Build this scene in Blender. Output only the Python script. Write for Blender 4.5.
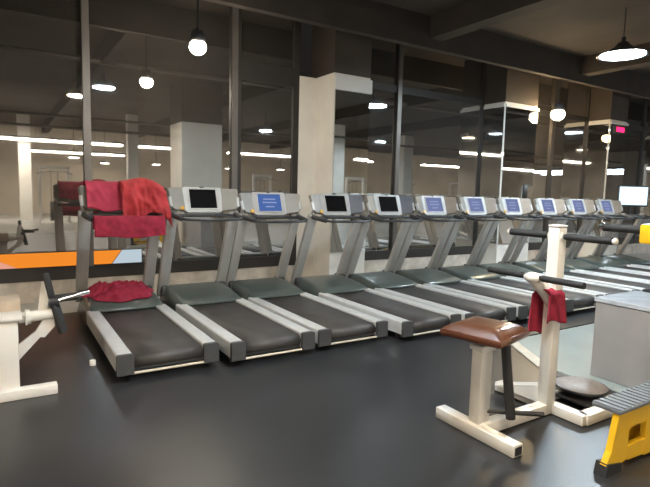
import bpy, bmesh, math, random
from mathutils import Vector, Matrix, noise
random.seed(4)
for o in list(bpy.data.objects): bpy.data.objects.remove(o)
scene = bpy.context.scene
C = scene.collection
V = Vector
PI = math.pi

# ------------------------------------------------------------------ camera, world, exposure
cd = bpy.data.cameras.new('camera'); cam = bpy.data.objects.new('camera', cd); C.objects.link(cam)
cd.sensor_fit = 'HORIZONTAL'; cd.sensor_width = 36; cd.lens = 28.571; cd.clip_start = .05; cd.clip_end = 200
_y = V((-325, 61.5, -515.87)).normalized(); _x = V((825, 32.5, -515.87)).normalized(); _z = _x.cross(_y)
rot = Matrix((_x, _y, _z))                       # rows: world axes in camera space
M4 = rot.to_4x4(); M4.translation = V((0, 0, 1.55)); cam.matrix_world = M4
scene.camera = cam
w = bpy.data.worlds.new('night'); scene.world = w; w.use_nodes = True
w.node_tree.nodes['Background'].inputs[0].default_value = (.020, .018, .017, 1)
w.node_tree.nodes['Background'].inputs[1].default_value = .6
scene.view_settings.view_transform = 'Standard'; scene.view_settings.look = 'None'
scene.view_settings.gamma = 1; scene.view_settings.exposure = 0.25
scene.view_settings.use_curve_mapping = False

STRIP = 30.0      # emission of the linear ceiling lights
PEND = 230.0      # emission of the pendant diffusers

# ------------------------------------------------------------------ materials
MATS = {}
def mat(name, col, rough=.5, metal=0., var=.12, scale=9., bump=0., spec=.5, bscale=None, coat=0.):
    if name in MATS: return MATS[name]
    m = bpy.data.materials.new(name); m.use_nodes = True; nt = m.node_tree
    b = nt.nodes['Principled BSDF']; b.inputs['Roughness'].default_value = rough
    b.inputs['Metallic'].default_value = metal; b.inputs['Specular IOR Level'].default_value = spec
    b.inputs['Coat Weight'].default_value = coat
    tc = nt.nodes.new('ShaderNodeTexCoord'); n = nt.nodes.new('ShaderNodeTexNoise')
    n.inputs['Scale'].default_value = scale; n.inputs['Detail'].default_value = 4
    nt.links.new(tc.outputs['Object'], n.inputs['Vector'])
    r = nt.nodes.new('ShaderNodeValToRGB')
    r.color_ramp.elements[0].position = .3; r.color_ramp.elements[1].position = .7
    r.color_ramp.elements[0].color = [c*(1-var) for c in col[:3]] + [1]
    r.color_ramp.elements[1].color = [min(1, c*(1+var)) for c in col[:3]] + [1]
    nt.links.new(n.outputs['Fac'], r.inputs['Fac']); nt.links.new(r.outputs['Color'], b.inputs['Base Color'])
    if bump:
        n2 = nt.nodes.new('ShaderNodeTexNoise'); n2.inputs['Scale'].default_value = bscale or scale*12
        nt.links.new(tc.outputs['Object'], n2.inputs['Vector'])
        bp = nt.nodes.new('ShaderNodeBump'); bp.inputs['Strength'].default_value = bump; bp.inputs['Distance'].default_value = .01
        nt.links.new(n2.outputs['Fac'], bp.inputs['Height']); nt.links.new(bp.outputs['Normal'], b.inputs['Normal'])
    MATS[name] = m; return m
def emis(name, col, s):
    m = bpy.data.materials.new(name); m.use_nodes = True; nt = m.node_tree
    nt.nodes.remove(nt.nodes['Principled BSDF']); e = nt.nodes.new('ShaderNodeEmission')
    e.inputs[0].default_value = list(col) + [1]; e.inputs[1].default_value = s
    nt.links.new(e.outputs[0], nt.nodes['Material Output'].inputs[0]); MATS[name] = m; return m
def glass_mat():
    m = bpy.data.materials.new('window_glass'); m.use_nodes = True; nt = m.node_tree
    nt.nodes.remove(nt.nodes['Principled BSDF'])
    g = nt.nodes.new('ShaderNodeBsdfGlossy'); g.inputs['Roughness'].default_value = .02; g.inputs['Color'].default_value = (.95, .93, .9, 1)
    t = nt.nodes.new('ShaderNodeBsdfTransparent'); t.inputs[0].default_value = (.35, .34, .33, 1)
    lw = nt.nodes.new('ShaderNodeLayerWeight'); lw.inputs['Blend'].default_value = .35
    mr = nt.nodes.new('ShaderNodeMapRange'); mr.inputs['To Min'].default_value = .48; mr.inputs['To Max'].default_value = .8
    mx = nt.nodes.new('ShaderNodeMixShader')
    d = nt.nodes.new('ShaderNodeBsdfDiffuse'); d.inputs[0].default_value = (.22, .2, .18, 1)     # diffuse share painted in as haze to lift the pane
    mx2 = nt.nodes.new('ShaderNodeMixShader'); mx2.inputs[0].default_value = .12
    nt.links.new(lw.outputs['Facing'], mr.inputs['Value']); nt.links.new(mr.outputs['Result'], mx.inputs[0])
    nt.links.new(t.outputs[0], mx.inputs[1]); nt.links.new(g.outputs[0], mx.inputs[2])
    nt.links.new(mx.outputs[0], mx2.inputs[1]); nt.links.new(d.outputs[0], mx2.inputs[2])
    nt.links.new(mx2.outputs[0], nt.nodes['Material Output'].inputs[0]); return m
GLASS = glass_mat()
MIRROR = mat('mirror', (.74, .75, .74), .025, 1., 0)
SILVER = mat('silver_rail', (.60, .60, .59), .38, .15, .06, 14, .05)
POSTM = mat('silver_post', (.47, .46, .44), .4, .25, .06, 8)
CAPM = mat('rail_cap', (.065, .066, .068), .5, 0, .1)
BELT = mat('belt', (.058, .052, .049), .5, 0, .25, 5, .1, .5, 300)
DECKM = mat('deck', (.05, .055, .06), .35, 0, .1)
HOODM = mat('hood', (.08, .095, .086), .3, 0, .12, 6, 0, .5, None, .2)
BEZEL = mat('bezel', (.52, .51, .50), .4, .1, .04)
WING = mat('console_wing', (.27, .255, .23), .45, .05, .06)
WINGT = mat('console_wing_tan', (.27, .21, .16), .45)
WINGB = mat('console_wing_back', (.15, .16, .19), .4)
GRIPM = mat('grip', (.045, .046, .05), .45)
CREAM = mat('cream_bar', (.62, .56, .46), .5)
SCR_OFF = mat('screen_off', (.008, .008, .009), .12, 0, 0)
WHITE = mat('white_enamel', (.78, .745, .69), .32, 0, .04, 5, 0, .5, None, .3)
BLACKM = mat('black_steel', (.03, .03, .032), .38)
FOAM = mat('black_foam', (.022, .022, .023), .7, 0, .2, 40, .2)
CHROME = mat('chrome', (.75, .75, .74), .18, 1., 0)
VINYL = mat('brown_vinyl', (.10, .036, .015), .36, 0, .2, 6, .04, .6, 120, .5)
VINYLD = mat('brown_vinyl_side', (.11, .038, .02), .26, 0, .2, 6, 0, .6, None, .4)
RED = mat('red_cloth', (.40, .036, .042), .85, 0, .22, 10, .25, .3, 160)
PINK = mat('crimson_cloth', (.44, .045, .085), .85, 0, .15, 10, .25, .3, 160)
DRED = mat('dark_red_cloth', (.29, .02, .045), .85, 0, .25, 12, .3, .3, 160)
YEL = mat('yellow_enamel', (.9, .52, .02), .35, 0, .06, 6, 0, .5, None, .3)
GREYBOX = mat('grey_laminate', (.36, .345, .34), .4, 0, .06, 3)
RUBBER = mat('rubber_ribbed', (.15, .165, .185), .45)
DISC = mat('grey_disc', (.30, .27, .26), .5, 0, .2, 30)
MATM = mat('rubber_mat', (.025, .0255, .0275), .34, 0, .18, 1.4, .08, .42, 220)
TILE = mat('pale_tile', (.45, .44, .41), .28, 0, .12, 1.1)
GREENT = mat('green_tile', (.42, .47, .45), .2, 0, .08, 1.5)
PLINTH = mat('plinth_stone', (.56, .49, .41), .6, 0, .25, 5, .1)
BRONZE = mat('bronze_frame', (.04, .035, .031), .5, .2, .12, 3)
ALU = mat('aluminium_mullion', (.17, .155, .14), .4, .5, .1, 3)
CEIL = mat('ceiling_dark', (.062, .048, .037), .85, 0, .25, .9)
BEAM = mat('beam_dark', (.042, .033, .026), .8, 0, .2, 2)
WALLD = mat('wall_dark', (.26, .23, .195), .8, 0, .2, .8)
PILW = mat('pillar_paint', (.82, .78, .71), .55, 0, .06, 2)
WALLR = mat('wall_rear_paint', (.56, .48, .38), .7, 0, .15, .6)
PILWH = mat('header_white', (.78, .76, .72), .5, 0, .04, 2)
PILD = mat('pillar_upper', (.055, .043, .034), .6, 0, .15, 2)
SHADE = mat('lamp_shade', (.06, .06, .065), .45, .2)
SHADEIN = mat('lamp_shade_inside', (.8, .8, .8), .5)
SCR_BLUE = emis('screen_blue', (.10, .19, .52), .62)
SCR_PALE = emis('screen_pale', (.25, .30, .56), .6)
SCR_TXT = emis('screen_text', (.36, .43, .72), .7)
TVW = emis('tv_picture', (.62, .86, 1.), 1.5)
STRIPM = emis('strip_light', (1., .93, .82), STRIP)
STRIPB = emis('strip_light_cool', (.75, .87, 1.), STRIP)
BULBW = emis('bulb_warm', (1., .74, .42), 220)
BULBN = emis('bulb_neutral', (1., .90, .74), 260)
BULBC = emis('bulb_cool', (.74, .89, 1.), PEND)
PENDW = emis('pendant_warm', (1., .84, .62), PEND)
ORANGE = emis('sign_orange', (1., .30, .03), .75)
SIGNW = emis('sign_white', (.75, .9, 1.), .55)
SIGNP = emis('sign_pink', (1., .45, .33), .65)
REDREFL = emis('red_reflection', (1., .02, .12), 2.2)

# ------------------------------------------------------------------ mesh helpers
class MB:
    def __init__(s): s.bm = bmesh.new()
    def box(s, c, size, R=None, bev=0.):
        M = Matrix.Translation(V(c)) @ (R.to_4x4() if R is not None else Matrix()) @ Matrix.Diagonal((*size, 1))
        r = bmesh.ops.create_cube(s.bm, size=1, matrix=M)
        if bev:
            es = list({e for v in r['verts'] for e in v.link_edges})
            bmesh.ops.bevel(s.bm, geom=es, offset=bev, segments=2, affect='EDGES', profile=.5)
        return s
    def bx(s, a, b, bev=0.):
        a = V(a); b = V(b); return s.box((a+b)/2, [abs(b[i]-a[i]) for i in range(3)], None, bev)
    def beam(s, a, b, wx, wy, bev=0., up=(0, 0, 1)):
        a = V(a); b = V(b); d = b-a; z = d.normalized(); u = V(up)
        if abs(z.dot(u)) > .97: u = V((0, 1, 0))
        x = u.cross(z).normalized(); y = z.cross(x)
        return s.box((a+b)/2, (wx, wy, d.length), Matrix((x, y, z)).transposed(), bev)
    def cyl(s, a, b, r, r2=None, n=14):
        a = V(a); b = V(b); d = b-a
        M = Matrix.Translation((a+b)/2) @ d.to_track_quat('Z', 'Y').to_matrix().to_4x4()
        bmesh.ops.create_cone(s.bm, cap_ends=True, segments=n, radius1=r, radius2=r if r2 is None else r2, depth=d.length, matrix=M)
        return s
    def sph(s, c, r, sc=(1, 1, 1), n=12):
        bmesh.ops.create_uvsphere(s.bm, u_segments=n, v_segments=max(6, n//2), radius=r, matrix=Matrix.Translation(V(c)) @ Matrix.Diagonal((*sc, 1)))
        return s
    def tube(s, pts, r, n=10):
        pts = [V(p) for p in pts]; rings = []
        for i, p in enumerate(pts):
            t = (pts[min(i+1, len(pts)-1)] - pts[max(i-1, 0)]).normalized()
            u = V((0, 0, 1)) if abs(t.z) < .9 else V((1, 0, 0))
            x = u.cross(t).normalized(); y = t.cross(x)
            rings.append([s.bm.verts.new(p + r*(math.cos(2*PI*k/n)*x + math.sin(2*PI*k/n)*y)) for k in range(n)])
        for a, b in zip(rings, rings[1:]):
            for k in range(n): s.bm.faces.new((a[k], a[(k+1) % n], b[(k+1) % n], b[k]))
        s.bm.faces.new(rings[0][::-1]); s.bm.faces.new(rings[-1]); return s
    def prism(s, poly, d):                     # poly: 3D points of one face, d: extrude vector
        d = V(d); a = [s.bm.verts.new(V(p)) for p in poly]; b = [s.bm.verts.new(V(p)+d) for p in poly]; n = len(a)
        s.bm.faces.new(a); s.bm.faces.new(b[::-1])
        for k in range(n): s.bm.faces.new((a[k], b[k], b[(k+1) % n], a[(k+1) % n]))
        return s
    def lathe(s, prof, c=(0, 0, 0), n=24):
        c = V(c); rings = []
        for r, z in prof: rings.append([s.bm.verts.new(c + V((r*math.cos(2*PI*k/n), r*math.sin(2*PI*k/n), z))) for k in range(n)])
        for a, b in zip(rings, rings[1:]):
            for k in range(n): s.bm.faces.new((a[k], a[(k+1) % n], b[(k+1) % n], b[k]))
        return s
    def grid(s, f, nu, nv):
        g = [[s.bm.verts.new(V(f(i/nu, j/nv))) for j in range(nv+1)] for i in range(nu+1)]
        for i in range(nu):
            for j in range(nv): s.bm.faces.new((g[i][j], g[i+1][j], g[i+1][j+1], g[i][j+1]))
        return s
    def build(s, name, m, parent=None, smooth=False):
        bmesh.ops.recalc_face_normals(s.bm, faces=s.bm.faces[:])
        me = bpy.data.meshes.new(name); s.bm.to_mesh(me); s.bm.free()
        o = bpy.data.objects.new(name, me); C.objects.link(o)
        me.materials.append(m)
        if smooth:
            me.polygons.foreach_set('use_smooth', [True]*len(me.polygons))
            if smooth != 'all': me.set_sharp_from_angle(angle=math.radians(40))
        if parent: o.parent = parent
        return o
def tag(o, label, cat=None, group=None, kind=None):
    if label: o['label'] = label
    if cat: o['category'] = cat
    if group: o['group'] = group
    if kind: o['kind'] = kind
    return o
def empty(name, loc=(0, 0, 0), rz=0):
    o = bpy.data.objects.new(name, None); C.objects.link(o); o.location = loc; o.rotation_euler.z = rz; o.empty_display_size = .2; return o
def struct(o, label=None): o['kind'] = 'structure'; return o if not label else tag(o, label)
def solid(o, t, off=0, sub=0):
    md = o.modifiers.new('thickness', 'SOLIDIFY'); md.thickness = t; md.offset = off
    if sub: sm = o.modifiers.new('smooth', 'SUBSURF'); sm.levels = sub; sm.render_levels = sub
    return o
def copy_tree(o, parent=None):
    c = o.copy(); C.objects.link(c); c.parent = parent
    for ch in list(o.children): copy_tree(ch, c)
    return c
def Rx(a): return Matrix.Rotation(a, 3, 'X')
def Rz(a): return Matrix.Rotation(a, 3, 'Z')

# ------------------------------------------------------------------ room shell
X0, X1, Y0, YW, H = -7., 33., -14.5, 7.6, 4.4
struct(MB().bx((X0-.2, Y0-.2, -.2), (X1+.2, YW+.2, 0)).build('floor', TILE), 'pale polished tile floor')
struct(MB().bx((X0-.2, Y0-.2, H), (X1+.2, YW+.2, H+.2)).build('ceiling', CEIL), 'dark painted exposed ceiling')
struct(MB().bx((X0-.2, Y0-.2, 0), (X0, YW, H)).build('wall_left', WALLD))
struct(MB().bx((X1, Y0-.2, 0), (X1+.2, YW, H)).build('wall_right', WALLD))
struct(MB().bx((X0, Y0-.2, 0), (X1, Y0, H)).build('wall_rear', WALLR))
struct(MB().bx((X0, YW-.02, 0), (X1, YW+.18, .28)).build('baseboard_front', PLINTH), 'pale stone plinth below the dark windows')
struct(MB().bx((X0, 6.5, 3.9), (X1, 6.62, H)).build('trim_1', BEAM), 'dark bulkhead along the glass front')
for n, x in enumerate((-2.3, 1.85, 6.0, 10.2, 14.4)):
    struct(MB().bx((x, Y0, 4.05), (x+.28, 6.5, H)).build('trim_%d' % (n+2), BEAM), 'dark ceiling beam')
# windows : frame with lower and upper pane
bays = [(-7., -5.2), (-5.2, -3.1), (-3.1, -1.05), (-1.05, 1.0), (1.0, 3.07), (3.07, 4.2), (5.23, 6.3), (6.3, 8.59), (9.6, 10.98), (10.98, 12.36), (13.1, 15.), (15., 17.), (17., 19.4), (19.4, 23.), (23., 28.), (28., 33.)]
for n, (a, b) in enumerate(bays):
    f = MB(); t = .05 if n != 5 else .11
    f.bx((a, YW-.03, .28), (b, YW+.06, .45))                       # bottom rail
    if n >= 5: f.bx((a, YW-.03, 3.38), (b, YW+.06, 3.5))           # transom
    f.bx((a, YW-.03, H-.1), (b, YW+.06, H))
    f.bx((a, YW-.04, .28), (a+t, YW+.06, H)); f.bx((b-t, YW-.04, .28), (b, YW+.06, H))
    if n == 5:
        f.bx((a, YW-.03, 3.2), (b, YW+.05, 3.38))
    fo = struct(f.build('window_%d' % (n+1), BRONZE))
    MB().bx((a+t, YW, .45), (b-t, YW+.012, 3.38 if n >= 5 else H-.1)).build('pane', GLASS, fo)
    if n >= 5: MB().bx((a+t, YW, 3.5), (b-t, YW+.012, H-.1)).build('pane', GLASS, fo)
    if n in (3, 4, 6): MB().bx((b-.045, YW-.065, .45), (b+.045, YW-.04, H)).build('mullion_cover', ALU, fo)
# pillars with mirrored fronts
YP = 7.03
def pillar(a, b, panel, label):
    p = struct(MB().bx((a, YP, 0), (b, YW+.15, 3.4)).build('pillar', PILW), label)
    MB().bx((a-.002, YP-.004, 3.4), (b+.002, YW+.15, H)).build('pillar_top', PILD, p)
    hz = 3.14 if panel else 3.3
    MB().bx((a+.015, YP-.022, .55), (b-.015, YP-.002, hz)).build('mirror_panel', MIRROR, p)
    MB().bx((a-.01, YP-.05, hz), (b+.01, YP-.002, 3.36), .008).build('header_panel', PILWH, p)
    if not panel:
        MB().bx((a-.022, YP+.01, .55), (a-.002, YW-.05, hz)).build('mirror_panel', MIRROR, p)
        MB().bx((a-.03, YP, hz), (a-.001, YW-.05, 3.36)).build('header_panel', PILWH, p)
    if panel: MB().bx((a-.33, YW-.05, 0), (a, YW+.06, 3.39)).build('side_panel', PILW, p)
    return p
pillar(4.52, 5.23, True, 'cream pillar with tall mirror behind the fourth treadmill')
pillar(8.59, 9.6, False, 'wide mirrored pillar behind the eighth treadmill')
pillar(12.36, 13.1, False, 'mirrored pillar behind the far end of the row')
pillar(16.4, 17.1, False, 'farthest mirrored pillar on the glass front')
# square columns inside the hall
def column(x, y, wx, wy, top, label):
    p = struct(MB().bx((x-wx/2, y-wy/2, 0), (x+wx/2, y+wy/2, top), .01).build('column', PILW), label)
    MB().bx((x-wx/2, y-wy/2, top), (x+wx/2, y+wy/2, H)).build('column_top', PILD, p)
column(4.78, .55, 1.15, 1.1, 3.3, 'broad pale column reflected in the glass left of the cream pillar')
column(.9, -9.95, .45, .45, H-.02, 'slim pale column reflected at the far left')
column(4.6, -7.0, .4, .4, H-.02, 'slim pale column reflected above the towels')
column(12.5, -5.2, .6, .6, H-.02, 'pale column reflected in the right windows')
column(17.5, -5.2, .6, .6, H-.02, 'pale column reflected near the far pillar')

# ------------------------------------------------------------------ rubber flooring
MATZ = .012
tag(MB().prism([(-6.8, -3, 0), (4.1, -3, 0), (4.1, 2.75, 0), (4.55, 3.5, 0), (12.6, 3.5, 0), (12.6, 6.75, 0), (-6.8, 6.75, 0)], (0, 0, MATZ)).build('rubber_mat', MATM),
    'black rubber matting under treadmills and machines', 'floor mat')
tag(MB().prism([(4.13, 1.3, 0), (12.6, 1.3, 0), (12.6, 3.47, 0), (4.6, 3.47, 0), (4.13, 2.72, 0)], (0, 0, .010)).build('floor_panel', GREENT),
    'pale green glossy floor panel behind the white post', 'floor panel')
tag(MB().prism([(4.04, 2.78, .012), (4.13, 2.72, .012), (4.62, 3.5, .012), (4.53, 3.56, .012)], (0, 0, .012)).build('edge_strip', CREAM),
    'beige edging strip between the black mat and pale floor', 'edging')

# ------------------------------------------------------------------ lamps
def strip(x0, x1, y, z, label, m=None, wd=.34, rz=0):
    t = empty('linear_lamp', ((x0+x1)/2, y, z), rz); L = (x1-x0)/2
    MB().bx((-L, -wd/2-.02, .0), (L, wd/2+.02, .08)).build('housing', SHADE, t)
    MB().bx((-L+.02, -wd/2, -.05), (L-.02, wd/2, 0), .01).build('diffuser', m or STRIPM, t)
    for s in (-.8, .8): MB().cyl((s*L, 0, .08), (s*L, 0, H-z-.003), .006, n=6).build('suspension_rod', BLACKM, t)
    return tag(t, label, 'ceiling lamp', 'linear ceiling lamps reflected in the glass')
strip(-6.5, 4.6, -9.0, 3.3, 'longest white linear lamp, reflected across the left window', None, .5)
strip(5.3, 7.6, -9.0, 3.3, 'short white linear lamp reflected right of the towels')
strip(9.6, 13.6, -9.3, 3.3, 'white linear lamp reflected in the narrow window beside the cream pillar')
strip(16.6, 18.6, -9.4, 3.3, 'linear lamp reflected in the mirror of the cream pillar')
strip(22.4, 32., -9.2, 3.3, 'bright linear lamp reflected between the two mirrored pillars')
strip(15.6, 18.4, 4.0, 2.45, 'cool linear lamp reflected right of the wide mirrored pillar', STRIPB, .3, PI/2)
strip(23.6, 27.2, -1.0, 2.75, 'cool linear lamp reflected near the far monitor', STRIPB, .3, PI/2)
strip(1.0, 5.2, -11.6, 3.0, 'small linear lamp reflected under the longest one', None, .1)
strip(-5.6, -1.5, -3.2, 3.6, 'linear lamp over the back of the hall at far left')

def pendant(x, y, z, m, label, r=.26):
    t = empty('pendant_lamp', (x, y, z))
    sh = solid(MB().lathe([(.03, .2), (.07, .19), (.1, .15), (.2, .075), (r, 0)]).build('lamp_shade', SHADE, t, 'all'), .008)
    MB().lathe([(.001, .03), (r*.55, .025), (r*.86, .012), (r*.86, .006), (.001, .006)]).build('diffuser', m, t, 'all')
    MB().cyl((0, 0, .19), (0, 0, .27), .035).build('socket', BLACKM, t)
    MB().cyl((0, 0, .27), (0, 0, H-z), .008, n=6).build('cord', BLACKM, t)
    return tag(t, label, 'pendant lamp', 'dome pendant lamps')
pendant(8.1, 4.5, 3.7, BULBC, 'dome pendant lamp with cool white glow at the upper right', .36)
pendant(2.04, 2.5, 3.7, BULBC, 'dome pendant lamp reflected bluish in the left window')
pendant(1.7, .9, 3.7, PENDW, 'dome pendant lamp reflected warm in the left window')
pendant(8.5, -2.7, 3.7, BULBC, 'dome pendant lamp reflected in the narrow window')
pendant(14.1, -2.9, 3.7, BULBC, 'dome pendant lamp reflected right of the cream pillar')
pendant(-2.5, 1.6, 3.7, PENDW, 'warm dome pendant lamp over the machines at the left')

def bulb(x, y, z, m, label, r=.10):
    t = empty('spot_lamp', (x, y, z))
    MB().sph((0, 0, 0), r, (1, 1, .9), 16).build('globe', m, t, 'all')
    MB().lathe([(.001, r+.10), (r*.7, r+.09), (r*.95, r*.75), (r*.8, r*.5)]).build('lamp_holder', SHADE, t, 'all')
    MB().cyl((0, 0, r+.09), (0, 0, H-z), .012, n=8).build('stem', BLACKM, t)
    return tag(t, label, 'lamp')
bulb(2.08, 6.30, 3.23, BULBN, 'dazzling round bulb hanging over the second treadmill')
bulb(9.9, 6.75, 3.24, BULBW, 'dazzling warm bulb hanging beside the wide mirrored pillar', .135)

for x, y, lb in ((.95, -10.6, 'leftmost round downlight reflected in the left window'), (2.6, -8.4, 'round downlight reflected above the towels'),
                 (4.5, -12.9, 'round downlight reflected right above the crimson towel'), (6.7, -11.6, 'round downlight reflected left of the broad pale column'),
                 (13.2, -10.6, 'round downlight reflected in the narrow window'), (10.9, -12.4, 'round downlight reflected above the third treadmill')):
    t = empty('downlight', (x, y, 2.62))
    MB().lathe([(.001, .03), (.15, .03), (.19, 0), (.19, -.012), (.001, -.02)], (0, 0, 0), 18).build('diffuser', STRIPM, t, 'all')
    MB().lathe([(.001, .1), (.2, .09), (.215, .0), (.2, .0), (.19, .035)], (0, 0, 0), 18).build('housing', SHADE, t, True)
    MB().cyl((0, 0, .09), (0, 0, H-2.62-.003), .012, n=6).build('stem', BLACKM, t)
    tag(t, lb, 'ceiling lamp', 'round downlights reflected in the glass')
# ------------------------------------------------------------------ pipes, signs
def pipe(y, z, r, label, x0=-6.9, x1=32.9):
    tag(MB().cyl((x0, y, z), (x1, y, z), r, n=10).build('ceiling_pipe', ALU, None, True), label, 'pipe', 'ceiling pipes')
pipe(-6.6, 3.62, .05, 'upper thin ceiling pipe reflected above the linear lamp')
pipe(-3.8, 3.72, .045, 'nearer thin ceiling pipe reflected above the linear lamp')
pipe(3.3, 4.1, .06, 'dark ceiling pipe under the beams')
sg = empty('light_sign', (.4, YW-.06, .46))
MB().bx((-2.6, 0, 0), (1.28, .04, .2), .004).build('housing', BLACKM, sg)
z0, z1 = .008, .192
MB().prism([(-2.0, -.004, z0), (.87, -.004, z0), (1.0, -.004, z1), (-2.0, -.004, z1)], (0, .003, 0)).build('orange_face', ORANGE, sg)
MB().prism([(.88, -.004, z0), (1.27, -.004, z0), (1.27, -.004, z1), (1.01, -.004, z1)], (0, .003, 0)).build('white_face', SIGNW, sg)
MB().prism([(-.44, -.0075, z0), (-.25, -.0075, z0), (-.44, -.0075, .1)], (0, .003, 0)).build('pink_corner', SIGNP, sg)
tag(sg, 'orange light band with white end along the bottom of the left window', 'sign')
ls = empty('red_sign_reflection', (12.72, YP-.06, 3.18))  # added glowing box standing in for a red reflection in the mirror
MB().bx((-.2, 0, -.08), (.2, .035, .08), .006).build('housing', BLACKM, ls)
MB().bx((-.17, -.006, -.055), (.17, 0, .055)).build('reflected_face', REDREFL, ls)
tag(ls, 'red sign reflection added as a small glowing box high on the far mirrored pillar', 'sign')

# ------------------------------------------------------------------ treadmill
def arch(x, w, z0, z1, y):              # cross-section of a side rail
    r = .022; pts = [(x-w/2, y, z0), (x-w/2, y, z1-r)]
    for k in range(1, 6): a = PI-PI/2*k/6; pts.append((x-w/2+r+r*math.cos(a), y, z1-r+r*math.sin(a)*.8))
    for k in range(1, 6): a = PI/2-PI/2*k/6; pts.append((x+w/2-r+r*math.cos(a), y, z1-r+r*math.sin(a)*.8))
    pts += [(x+w/2, y, z1-r), (x+w/2, y, z0)]; return pts
def make_treadmill(scr, wing):
    t = empty('treadmill')
    W = .41; RW = .125
    MB().bx((-.29, .02, .07), (.29, 1.75, .165), .01).build('deck', DECKM, t)
    # belt wraps the rear roller
    prof = [(1.72, .19)] + [(.06, .19)] + [(.06-.055*math.sin(a), .135+.055*math.cos(a)) for a in [PI*k/8 for k in range(1, 9)]] + [(.3, .08)]
    b = MB(); b.grid(lambda u, v: (-.283+.566*v, *prof[int(round(u*(len(prof)-1)))]), len(prof)-1, 1)
    solid(b.build('belt', BELT, t, True), .006)
    for s in (-1, 1):
        x = s*(W-RW/2)
        r = MB().prism(arch(x, RW, .08, .222, 0.), (0, 1.66, 0)).build('side_rail', SILVER, t, True)
        MB().prism(arch(x, RW+.004, .06, .226, -.035), (0, .04, 0)).build('end_cap', CAPM, r, True)
        MB().cyl((x-.02, .12, .036), (x+.02, .12, .036), .034).build('wheel', BLACKM, t, True)
    MB().cyl((-.3, -.012, .062), (.3, -.012, .062), .011, n=8).build('rear_bar', CREAM, t, True)
    # hood : lofted, shoulders lower than the crown
    prof = [(1.585, .20), (1.60, .226), (1.75, .258), (1.95, .292), (2.22, .315), (2.36, .305), (2.42, .26), (2.44, .06)]
    def hf(u, v):
        y, z = prof[int(round(u*(len(prof)-1)))]; x = (v-.5)*2
        k = abs(x); fall = max(0, (k-.86)/.14)**2.2
        return (x*.412, y + .03*k*k*(1-u), max(.05, z - fall*(z-.05)*1.0))
    h = MB(); h.grid(hf, len(prof)-1, 20); solid(h.build('motor_hood', HOODM, t, 'all'), .006)
    for s in (-1, 1):
        u = MB().beam((s*.375, 2.39, .18), (s*.375, 1.90, 1.25), .065, .125, .012, up=(1, 0, 0)).build('upright', POSTM, t, True)
        MB().box((s*.365, 2.33, .27), (.085, .2, .1), None, .02).build('upright_boot', CAPM, u, True)
    # handlebar : U from the uprights, with grips towards the runner
    MB().tube([(-.39, 1.93, 1.215), (-.385, 1.78, 1.20), (-.36, 1.62, 1.185), (-.29, 1.55, 1.175), (0, 1.53, 1.172), (.29, 1.55, 1.175), (.36, 1.62, 1.185), (.385, 1.78, 1.20), (.39, 1.93, 1.215)], .017, 8).build('handlebar', GRIPM, t, True)
    for s in (-1, 1):
        MB().tube([(s*.385, 1.95, 1.22), (s*.385, 1.83, 1.21), (s*.37, 1.7, 1.195), (s*.35, 1.61, 1.183)], .03, 10).build('grip', GRIPM, t, True)
    MB().box((0, 1.91, 1.205), (.76, .12, .035), None, .012).build('crossbar', GRIPM, t, True)
    # console
    T = Rx(math.radians(-20)); cc = V((0, 1.95, 1.383)); K = 1.14
    T = T @ Matrix.Diagonal((K, 1, K)); TB = Rx(math.radians(-20))
    co = MB().prism([cc + T @ V(p) for p in ((-.205, .03, -.12), (-.165, .03, -.14), (.165, .03, -.14), (.205, .03, -.12), (.205, .03, .125), (.19, .03, .135), (-.19, .03, .135), (-.205, .03, .125))], T @ V((0, -.05, 0))).build('console', BEZEL, t, True)
    sc = MB().box(cc + T @ V((0, -.021, .008)), (.285*K, .006, .205*K), TB, .002).build('screen', scr, co)
    for q in ((-.148, 0, .012, .217), (.148, 0, .012, .217), (0, .108, .308, .012), (0, -.108, .308, .012)):
        MB().box(cc + T @ V((q[0], -.024, .008+q[1])), (q[2]*K, .012, q[3]*K), TB, .003).build('bezel_strip', BEZEL, co)
    if scr is not SCR_OFF:
        for k, (wd, zz) in enumerate(((.17, .05), (.2, .01), (.12, -.04))):
            MB().box(cc + T @ V((0, -.0245, zz)), (wd, .002, .016), TB).build('screen_line', SCR_TXT, sc)
    MB().sph(cc + T @ V((0, -.01, .137)), .03, (1.2, .7, .45)).build('sensor', CAPM, co, 'all')
    for s in (-1, 1):
        R = Rz(math.radians(-24*s)) @ T; o = cc + T @ V((s*.202, -.0, 0)); RB = Rz(math.radians(-24*s)) @ TB
        wg = MB().prism([o + R @ V((s*a, .022, b)) for a, b in ((0, -.125), (.15, -.10), (.178, -.07), (.172, .11), (.155, .125), (0, .128))], R @ V((0, -.04, 0))).build('console_wing', wing if s > 0 else WING, co, True)
        MB().tube([o + R @ V((s*.17, 0, .03)), o + R @ V((s*.18, -.005, -.06)), (s*.39, 1.9, 1.27), (s*.38, 1.95, 1.22)], .021, 8).build('bracket', BEZEL, t, True)
    MB().cyl(cc + T @ V((-.235, -.035, -.105)), cc + T @ V((-.235, -.06, -.10)), .024).build('stop_button', YELB, t, True)
    MB().box((0, 1.9, 1.215), (.46, .13, .03), None, .012).build('tray', CAPM, t, True)
    return t
YELB = mat('amber_button', (.75, .42, .08), .4)
protoD = make_treadmill(SCR_OFF, WINGB); protoE = make_treadmill(SCR_OFF, WING); protoB = make_treadmill(SCR_BLUE, WING); protoP = make_treadmill(SCR_PALE, WINGT)
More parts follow.
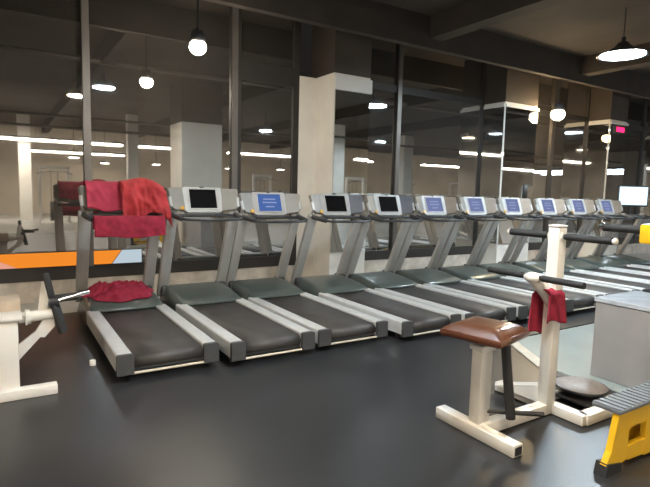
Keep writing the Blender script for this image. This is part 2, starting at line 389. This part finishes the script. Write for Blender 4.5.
# the last one carries a large bright monitor instead of the console
protoM = make_treadmill(SCR_PALE, WING)
for ch in [c for c in protoM.children if c.name.startswith(('console', 'stop_button', 'bracket'))]:
    for g in list(ch.children_recursive) + [ch]:
        bpy.data.objects.remove(g)
ms = MB().box((-.04, 1.93, 1.62), (.64, .05, .44), Rz(math.radians(-30)), .01).build('monitor', BLACKM, protoM, True)
MB().box((-.04-.014, 1.93-.0245, 1.625), (.59, .006, .38), Rz(math.radians(-30))).build('picture', TVW, ms)
MB().beam((-.04, 1.97, 1.23), (-.04, 1.97, 1.45), .06, .04, .006).build('monitor_neck', BLACKM, protoM, True)
rows = [  # left x, rear y, prototype, label
 (.72, 4.11, 'E', 'leftmost treadmill, its console draped with red towels'),
 (1.63, 4.03, 'E', 'second treadmill from the left, with a black square screen'),
 (2.52, 4.05, 'B', 'third treadmill from the left, with a lit blue screen'),
 (3.45, 3.92, 'D', 'fourth treadmill from the left, black screen, before the cream pillar'),
 (4.33, 3.88, 'D', 'fifth treadmill from the left, black screen, right of the cream pillar'),
 (5.22, 3.86, 'P', 'sixth treadmill from the left, with a lit blue screen'),
 (6.12, 3.84, 'P', 'seventh treadmill from the left, its screen left of the wide mirrored pillar'),
 (7.0, 3.82, 'P', 'eighth treadmill from the left, its console just left of the tall white post'),
 (7.95, 3.80, 'P', 'ninth treadmill from the left, its console above the tall white post'),
 (8.85, 3.78, 'P', 'third treadmill from the right end of the row'),
 (9.78, 3.76, 'P', 'second treadmill from the right end of the row'),
 (10.7, 3.74, 'M', 'rightmost treadmill, carrying a large bright monitor'),
]
used = {}
TM = []
for x, y, k, lb in rows:
    pr = {'D': protoD, 'B': protoB, 'P': protoP, 'M': protoM, 'E': protoE}[k]
    o = pr if k not in used else copy_tree(pr); used[k] = 1
    o.location = (x+.41, y+.035, MATZ); o.rotation_euler.z = math.radians(random.uniform(-.15, .15))
    o.scale.z = 1. if x < 2 else .972
    tag(o, lb, 'treadmill', 'treadmills in a row facing the glass'); TM.append(o)

# ------------------------------------------------------------------ towels on the first treadmill
bx_, by_ = .72+.41, 4.145
def wr(p, a, s, seed=0): return a*noise.noise(V(p)*s + V((seed, seed*1.7, 0)))
def poly_at(path, t):
    L = [(V(b)-V(a)).length for a, b in zip(path, path[1:])]; tot = sum(L); d = t*tot
    for i, l in enumerate(L):
        if d <= l or i == len(L)-1: return V(path[i]).lerp(V(path[i+1]), min(1, d/l if l else 0))
        d -= l
def drape(name, x0, x1, path, m, label, amp=.012, sc=9., seed=0, hem=.02, nu=26, nv=34, cat='towel', curve=0., drop=(0, 0), flare=0.):
    def f(u, v):
        y, z = poly_at(path, v); d = abs(v-.5)*2
        x = x0+(x1-x0)*u + flare*(1-v)*(u-.3)
        e = d**3
        z += hem*e*math.sin(u*7+seed) + wr((x, v*2, seed), hem*.8, 7, seed)*e
        z -= drop[0]*max(0, 1-u/.3)**2 + drop[1]*max(0, (u-.62)/.38)**2
        q = (x, v*.9+x*.4, 0)
        rid = 1-abs(noise.noise(V((x*sc, v*sc*.55+x*3, seed))))*2          # folds
        y -= amp*max(0, rid)**2 + .6*amp*max(0, 1-2.2*abs(noise.noise(V((x*sc*1.9+4, v*sc*.9, seed+3)))))
        y -= curve*(u-.5)**2*4
        z += wr(q, amp*.5, sc, seed+9)
        return (bx_+x, by_+y, z+MATZ)
    o = MB().grid(f, nu, nv).build(name, m, None, 'all'); solid(o, .008, 1)
    return tag(o, label, cat)
drape('towel', -.365, .06, [(1.79, 1.27), (1.81, 1.33), (1.865, 1.48), (1.925, 1.552), (2.0, 1.572), (2.07, 1.555), (2.12, 1.45), (2.12, 1.3)], PINK, 'crimson towel folded over the left half of the first console', .012, 6, 1, .014, 40, 44, curve=.03)
drape('shirt', -.01, .425, [(1.72, 1.20), (1.745, 1.30), (1.82, 1.47), (1.885, 1.57), (1.99, 1.612), (2.1, 1.57), (2.15, 1.45), (2.16, 1.26)], RED, 'red shirt draped over the right half of the first console', .045, 6.0, 3, .06, 56, 60, 'shirt', curve=.05, drop=(.03, .10), flare=.09)
drape('towel', -.34, .37, [(1.478, 1.0), (1.485, 1.09), (1.498, 1.175), (1.53, 1.216), (1.57, 1.195), (1.59, 1.13), (1.60, 1.07)], DRED, 'dark red towel hung over the handlebar of the first treadmill', .012, 6, 7, .01, 40, 24)
def heap(name, c, rx, ry, h, m, label, seed=0, cat='towel'):
    def f(u, v):
        a = 2*PI*u; r = v
        ca, sa = math.cos(a), math.sin(a)
        k = 1+.42*noise.noise(V((ca*1.3+seed, sa*1.3, seed))) + .16*noise.noise(V((ca*3.1, sa*3.1+seed, 0)))
        x = rx*r*k*ca; y = ry*r*k*sa
        z = h*(1-r**2.2)*(1+.7*noise.noise(V((x*4+seed, y*4, 2))))
        q = V((x*5.5+seed, y*7.5, seed)); z += (.085*max(0, 1-2.4*abs(noise.noise(q))) + .04*max(0, 1-2.2*abs(noise.noise(q*2.1))) - .03)*(1-r**3)
        return (c[0]+x, c[1]+y, c[2]+z+.16*y*(1 if y < 0 else .25))
    o = MB().grid(f, 96, 36).build(name, m, None, 'all'); return tag(solid(o, .008, 1), label, cat)
heap('towel', (bx_-.04, by_+1.98, .305+MATZ), .35, .25, .085, DRED, 'crumpled dark red towel lying on the first treadmill hood', 2.3)

# ------------------------------------------------------------------ seated and standing twister
tw = empty('twister_machine', (3.23, 2.14, MATZ))
def tb(a, b, wx, wy, name='base_tube', m=WHITE, bev=.006, par=tw, **k): return MB().beam(a, b, wx, wy, bev, **k).build(name, m, par, True)
# local coordinates relative to the tall post
lf = tb((-.70, .33, .04), (-.70, -.31, .04), .085, .075, 'foot')
MB().box((-.70, -.3125, .04), (.06, .003, .05)).build('tube_opening', BLACKM, lf)
MB().box((-.70, .3325, .04), (.06, .003, .05)).build('tube_opening', BLACKM, lf)
tb((-.68, .0, .045), (.05, .0, .045), .08, .075)
tb((.06, .46, .04), (.06, -.27, .04), .085, .07, 'foot')
tb((.06, -.24, .04), (.5, -.24, .04), .085, .07)
tb((.06, .12, .045), (.62, .12, .045), .06, .07)
tb((.55, -.28, .04), (.55, .2, .04), .07, .07, 'foot')
po = tb((0, 0, .03), (0, 0, 1.325), .085, .085, 'post')
MB().prism([(-.042, .03, .075), (-.042, .42, .075), (-.042, .03, .2)], (.13, 0, 0)).build('gusset', WHITE, po)
MB().box((0, 0, 1.335), (.092, .092, .014), None, .005).build('post_cap', WHITE, po)
th = MB().cyl((-.0, -.36, 1.265), (0, .36, 1.265), .018).build('handlebar', BLACKM, tw, True)
MB().cyl((0, -.38, 1.265), (0, -.07, 1.265), .024).build('grip', FOAM, th, True); MB().cyl((0, .07, 1.265), (0, .38, 1.265), .024).build('grip', FOAM, th, True)
for s in (-1, 1): MB().sph((0, s*.395, 1.265), .025, (1, .7, 1)).build('end_knob', WHITE, th, 'all')
MB().cyl((0, -.055, 1.265), (0, .055, 1.265), .034).build('collar', WHITE, th, True)
# lower handle on a bent arm
MB().tube([(-.02, 0, .80), (-.07, .0, .86), (-.12, .03, .93), (-.17, .05, .985)], .042, 12).build('arm', WHITE, tw, True)
lh = MB().cyl((-.17, .40, .985), (-.17, -.30, .985), .016).build('handlebar', BLACKM, tw, True)
MB().sph((-.165, .05, .98), .052, (1, 1.3, .75), 14).build('hub', WHITE, lh, 'all')
MB().cyl((-.17, .13, .985), (-.17, .42, .985), .022).build('grip', FOAM, lh, True); MB().cyl((-.17, -.03, .985), (-.17, -.32, .985), .022).build('grip', FOAM, lh, True)
# seat side
tb((-.655, .03, .06), (-.655, .03, .575), .10, .085, 'seat_post')
MB().box((-.655, .03, .57), (.125, .11, .035), None, .006).build('seat_post_collar', WHITE, tw, True)
MB().cyl((-.655, .03, .55), (-.655, .03, .63), .03).build('seat_swivel', BLACKM, tw, True)
SR = Rz(math.radians(14))
seat = MB().box((-.62, .05, .655), (.42, .42, .05), SR, .018).build('seat', VINYLD, tw, True)
def padf(u, v):
    x = (u-.5)*2; y = (v-.5)*2; k = max(abs(x), abs(y))
    z = .673 + .05*(1-max(0, (k-.45)/.55)**2.2)
    p = SR @ V((x*.204, y*.204, 0)); return (-.62+p.x, .05+p.y, z)
MB().grid(padf, 20, 20).build('seat_pad', VINYL, seat, 'all')
MB().cyl((-.57, -.07, .63), (-.52, -.11, .12), .031).build('swing_lever', BLACKM, tw, True)
MB().cyl((-.66, .03, .15), (-.34, -.22, .15), .015).build('foot_rest', BLACKM, tw, True)
# standing disc
MB().cyl((.42, .02, .03), (.42, .02, .11), .05).build('disc_pivot', BLACKM, tw, True)
MB().box((.40, -.05, .055), (.3, .28, .02), None, .004).build('disc_platform', BLACKM, tw)
MB().lathe([(.001, .10), (.17, .10), (.185, .108), (.185, .122), (.17, .13), (.001, .13)], (.44, .01, 0), 32).build('twist_disc', DISC, tw, True)
MB().lathe([(.186, .106), (.192, .11), (.192, .12), (.186, .124)], (.44, .01, 0), 32).build('disc_rim', BLACKM, tw, True)
tag(tw, 'white waist twister with brown seat, tall post and round disc', 'exercise machine')
# towel around the post
def tf(u, v):
    # lies over the bent arm, one flap down each side of the post
    s = -1 if v < .5 else 1; d = abs(v-.5)*2
    L = .24 if s < 0 else .36
    y = s*(.062*min(1, d*5) + .012*d); z = .905-L*max(0, d-.08)
    x = -.055 + (u-.5)*(.15+.05*d)
    n = noise.noise(V((u*3.2, v*5, 1.3))); y += .016*n*d + .012*math.sin(u*11)*d; x += .012*n
    z += .015*math.sin(u*5)*d
    return (3.23+x, 2.14+y, MATZ+z)
tag(solid(MB().grid(tf, 14, 40).build('towel', DRED, None, 'all'), .008), 'red towel hanging on the white twister post', 'towel')

# ------------------------------------------------------------------ grey box, yellow stepper
gb = empty('grey_cabinet', (4.62, 1.82, .0))
MB().bx((-.33, -.6, .012), (.33, .62, .66), .006).build('body', GREYBOX, gb)
MB().bx((-.34, -.61, .662), (.34, .63, .70), .006).build('top', mat('cool_lit_top', (.5, .53, .58), .25), gb)  # cool light on the top is put into its paler, bluer colour
tag(gb, 'low grey laminate cabinet at the right edge', 'cabinet')
st = empty('step_machine', (2.9, 1.47, MATZ))
def side(y, t=.035):
    b = MB()
    P = lambda x, z: (x, y, z)
    # side panel with a square hole : built from bars around the opening
    if y < 0:
        b.prism([P(-.12, .06), P(-.075, .13), P(-.025, .335), P(.09, .335), P(.1, .05), P(.0, .03)], (0, t, 0))
        b.prism([P(.09, .235), P(.29, .235), P(.29, .335), P(.09, .335)], (0, t, 0))
        b.prism([P(.1, .04), P(.29, .03), P(.29, .125), P(.097, .125)], (0, t, 0))
    b.prism([P(.29, .02), P(.66, .02), P(.66, .335), P(.29, .335)], (0, t, 0))
    return b.build('side_panel', YEL, st)
side(-.02); side(.09)
MB().prism([(-.135, -.03, .0), (.03, -.03, .0), (.03, -.03, .045), (-.115, -.03, .072)], (0, .07, 0)).build('rubber_foot', FOAM, st)
MB().prism([(.5, -.03, .0), (.63, -.03, .0), (.63, -.03, .03), (.5, -.03, .03)], (0, .06, 0)).build('rubber_foot', FOAM, st)
MB().bx((.4, .01, .05), (.45, .14, .1)).build('cross_tube', YEL, st)
tr = MB().bx((-.035, -.03, .337), (.66, .135, .36), .006).build('tread', RUBBER, st)
for k in range(14): MB().bx((-.03+k*.05, -.025, .36), (-.006+k*.05, .13, .368), .003).build('rib', RUBBER, tr)
# upright with handle, seen at the right edge
MB().beam((.66, .05, .36), (.66, .05, 1.5), .07, .07, .008).build('upright', YEL, st, True)
MB().box((.5, .09, 1.325), (.30, .12, .12), None, .015).build('head_panel', YEL, st, True)
MB().cyl((.40, .14, 1.345), (.40, .385, 1.345), .025).build('grip', FOAM, st, True)
MB().cyl((.40, .385, 1.345), (.40, .41, 1.345), .03).build('grip_end', CHROME, st, True)
tag(st, 'yellow step machine with black ribbed tread at the lower right', 'exercise machine')

# ------------------------------------------------------------------ white machine at the left edge
lm = empty('crank_machine', (0, 4.2, MATZ))
fb = MB().beam((-.75, -.03, .035), (.31, -.03, .035), .085, .07, .006).build('foot_bar', WHITE, lm, True)
MB().beam((-.75, .75, .035), (-.02, .75, .035), .085, .07, .006).build('foot_bar', WHITE, lm, True)
MB().bx((-.4, .0, .06), (.075, .16, .56), .012).build('body_panel', WHITE, lm, True)
MB().bx((-.42, -.02, .56), (.10, .22, .585), .006).build('top_plate', WHITE, lm, True)
MB().bx((-.4, .22, .5), (.10, .5, .66), .015).build('seat_block', mat('beige_pad', (.48, .38, .28), .5), lm, True)
MB().beam((-.2, .16, .08), (-.2, .75, .08), .07, .07, .006).build('base_tube', WHITE, lm, True)
ax = MB().cyl((.08, .18, .535), (.33, .18, .55), .042).build('axle', WHITE, lm, True)
MB().cyl((.13, .18, .538), (.16, .18, .54), .058).build('flange', WHITE, ax, True)
MB().box((.13, .18, .54), (.012, .14, .10), None, .004).build('mount_plate', WHITE, ax)
MB().beam((.24, .19, .53), (.28, .26, .78), .075, .03, .006).build('brace', WHITE, lm, True)
MB().prism([(.31, .17, .56), (.32, .17, .45), (.25, .17, .37), (.22, .17, .375), (.06, .17, .20), (.06, .17, .32), (.19, .17, .42), (.25, .17, .52)], (0, .035, 0)).build('bracket_plate', WHITE, lm)
cr = MB().beam((.27, .2, .86), (.315, .17, .62), .05, .05, .018).build('crank_arm', FOAM, lm, True)
MB().beam((.315, .17, .66), (.375, .12, .40), .075, .04, .015).build('crank_lower', FOAM, cr, True)
MB().cyl((.285, .17, .64), (.35, .17, .645), .05).build('crank_hub', BLACKM, cr, True)
MB().cyl((.34, .17, .645), (.57, .22, .69), .020).build('pedal_rod', CHROME, cr, True)
MB().beam((.35, .19, .66), (.5, .22, .66), .03, .06, .01).build('pedal_plate', BLACKM, cr, True)
tag(lm, 'white machine with black crank arm at the left edge', 'exercise machine')
cp = MB().lathe([(.001, 0), (.024, 0), (.026, .004), (.026, .04), (.022, .046), (.001, .046)], (.62, 4.66, MATZ), 18).build('cap', mat('white_plastic', (.75, .72, .66), .4), None, True)
tag(cp, 'small white plastic cap on the black mat', 'cap')

# ------------------------------------------------------------------ machines deeper in the hall (seen only in the glass)
def bench(x, y, rz, label):
    t = empty('weight_bench', (x, y, 0), rz)
    MB().box((0, -.3, .45), (.32, .5, .07), None, .02).build('seat', BLACKM, t, True)
    MB().box((0, .32, .66), (.3, .85, .07), Rx(math.radians(38)), .02).build('backrest', BLACKM, t, True)
    MB().beam((0, -.55, .38), (0, .65, .38), .07, .07, .005).build('frame', WHITE, t, True)
    for yy in (-.5, .6):
        MB().beam((0, yy, .38), (0, yy, .04), .06, .06).build('leg', WHITE, t)
        MB().beam((-.3, yy, .03), (.3, yy, .03), .06, .06).build('foot', WHITE, t)
    tag(t, label, 'bench', 'benches reflected in the glass')
def tower(x, y, rz, label):
    t = empty('cable_tower', (x, y, 0), rz)
    for s in (-1, 1):
        MB().beam((s*.5, 0, 0), (s*.5, 0, 2.2), .09, .09, .006).build('upright', WHITE, t)
        MB().beam((s*.5, -.5, .04), (s*.5, .5, .04), .08, .08, .006).build('foot', WHITE, t)
    MB().beam((-.5, 0, 2.16), (.5, 0, 2.16), .09, .09, .006).build('top_beam', WHITE, t)
    for k in range(12): MB().bx((-.17, -.06, .1+k*.062), (.17, .06, .155+k*.062), .006).build('weight_plate', BLACKM, t)
    for s in (-.12, .12): MB().cyl((s, 0, .06), (s, 0, 2.12), .012).build('guide_rod', CHROME, t)
    MB().box((0, -.4, .46), (.4, .4, .08), None, .02).build('seat', VINYLD, t, True)
    MB().beam((0, -.4, .03), (0, -.4, .43), .08, .08).build('seat_post', WHITE, t)
    MB().tube([(-.6, -.3, 1.9), (-.4, -.3, 2.0), (.4, -.3, 2.0), (.6, -.3, 1.9)], .018).build('pull_bar', CHROME, t, True)
    tag(t, label, 'gym machine', 'weight machines reflected in the glass')
bench(-1.2, -4.2, 2.2, 'black bench reflected at the lower left of the window')
bench(3.0, -5.2, .5, 'black bench reflected behind the first treadmill')
bench(9.0, -4.6, 1.2, 'black bench reflected near the narrow window')
tower(1.8, -7.6, PI, 'white cable tower reflected left of the towels')
tower(6.5, -6.2, PI+.3, 'white cable tower reflected right of the towels')
tower(10.5, -7.2, PI-.2, 'white cable tower reflected in the narrow window')
tower(14.6, -6.6, PI, 'white cable tower reflected between the mirrored pillars')
tower(19.0, -6.8, PI, 'white cable tower reflected right of the cream pillar mirror')
tower(23.5, -7.4, PI, 'white cable tower reflected left of the wide mirrored pillar')
tower(27.5, -6.0, PI+.4, 'white cable tower reflected nearest the bright linear lamp')
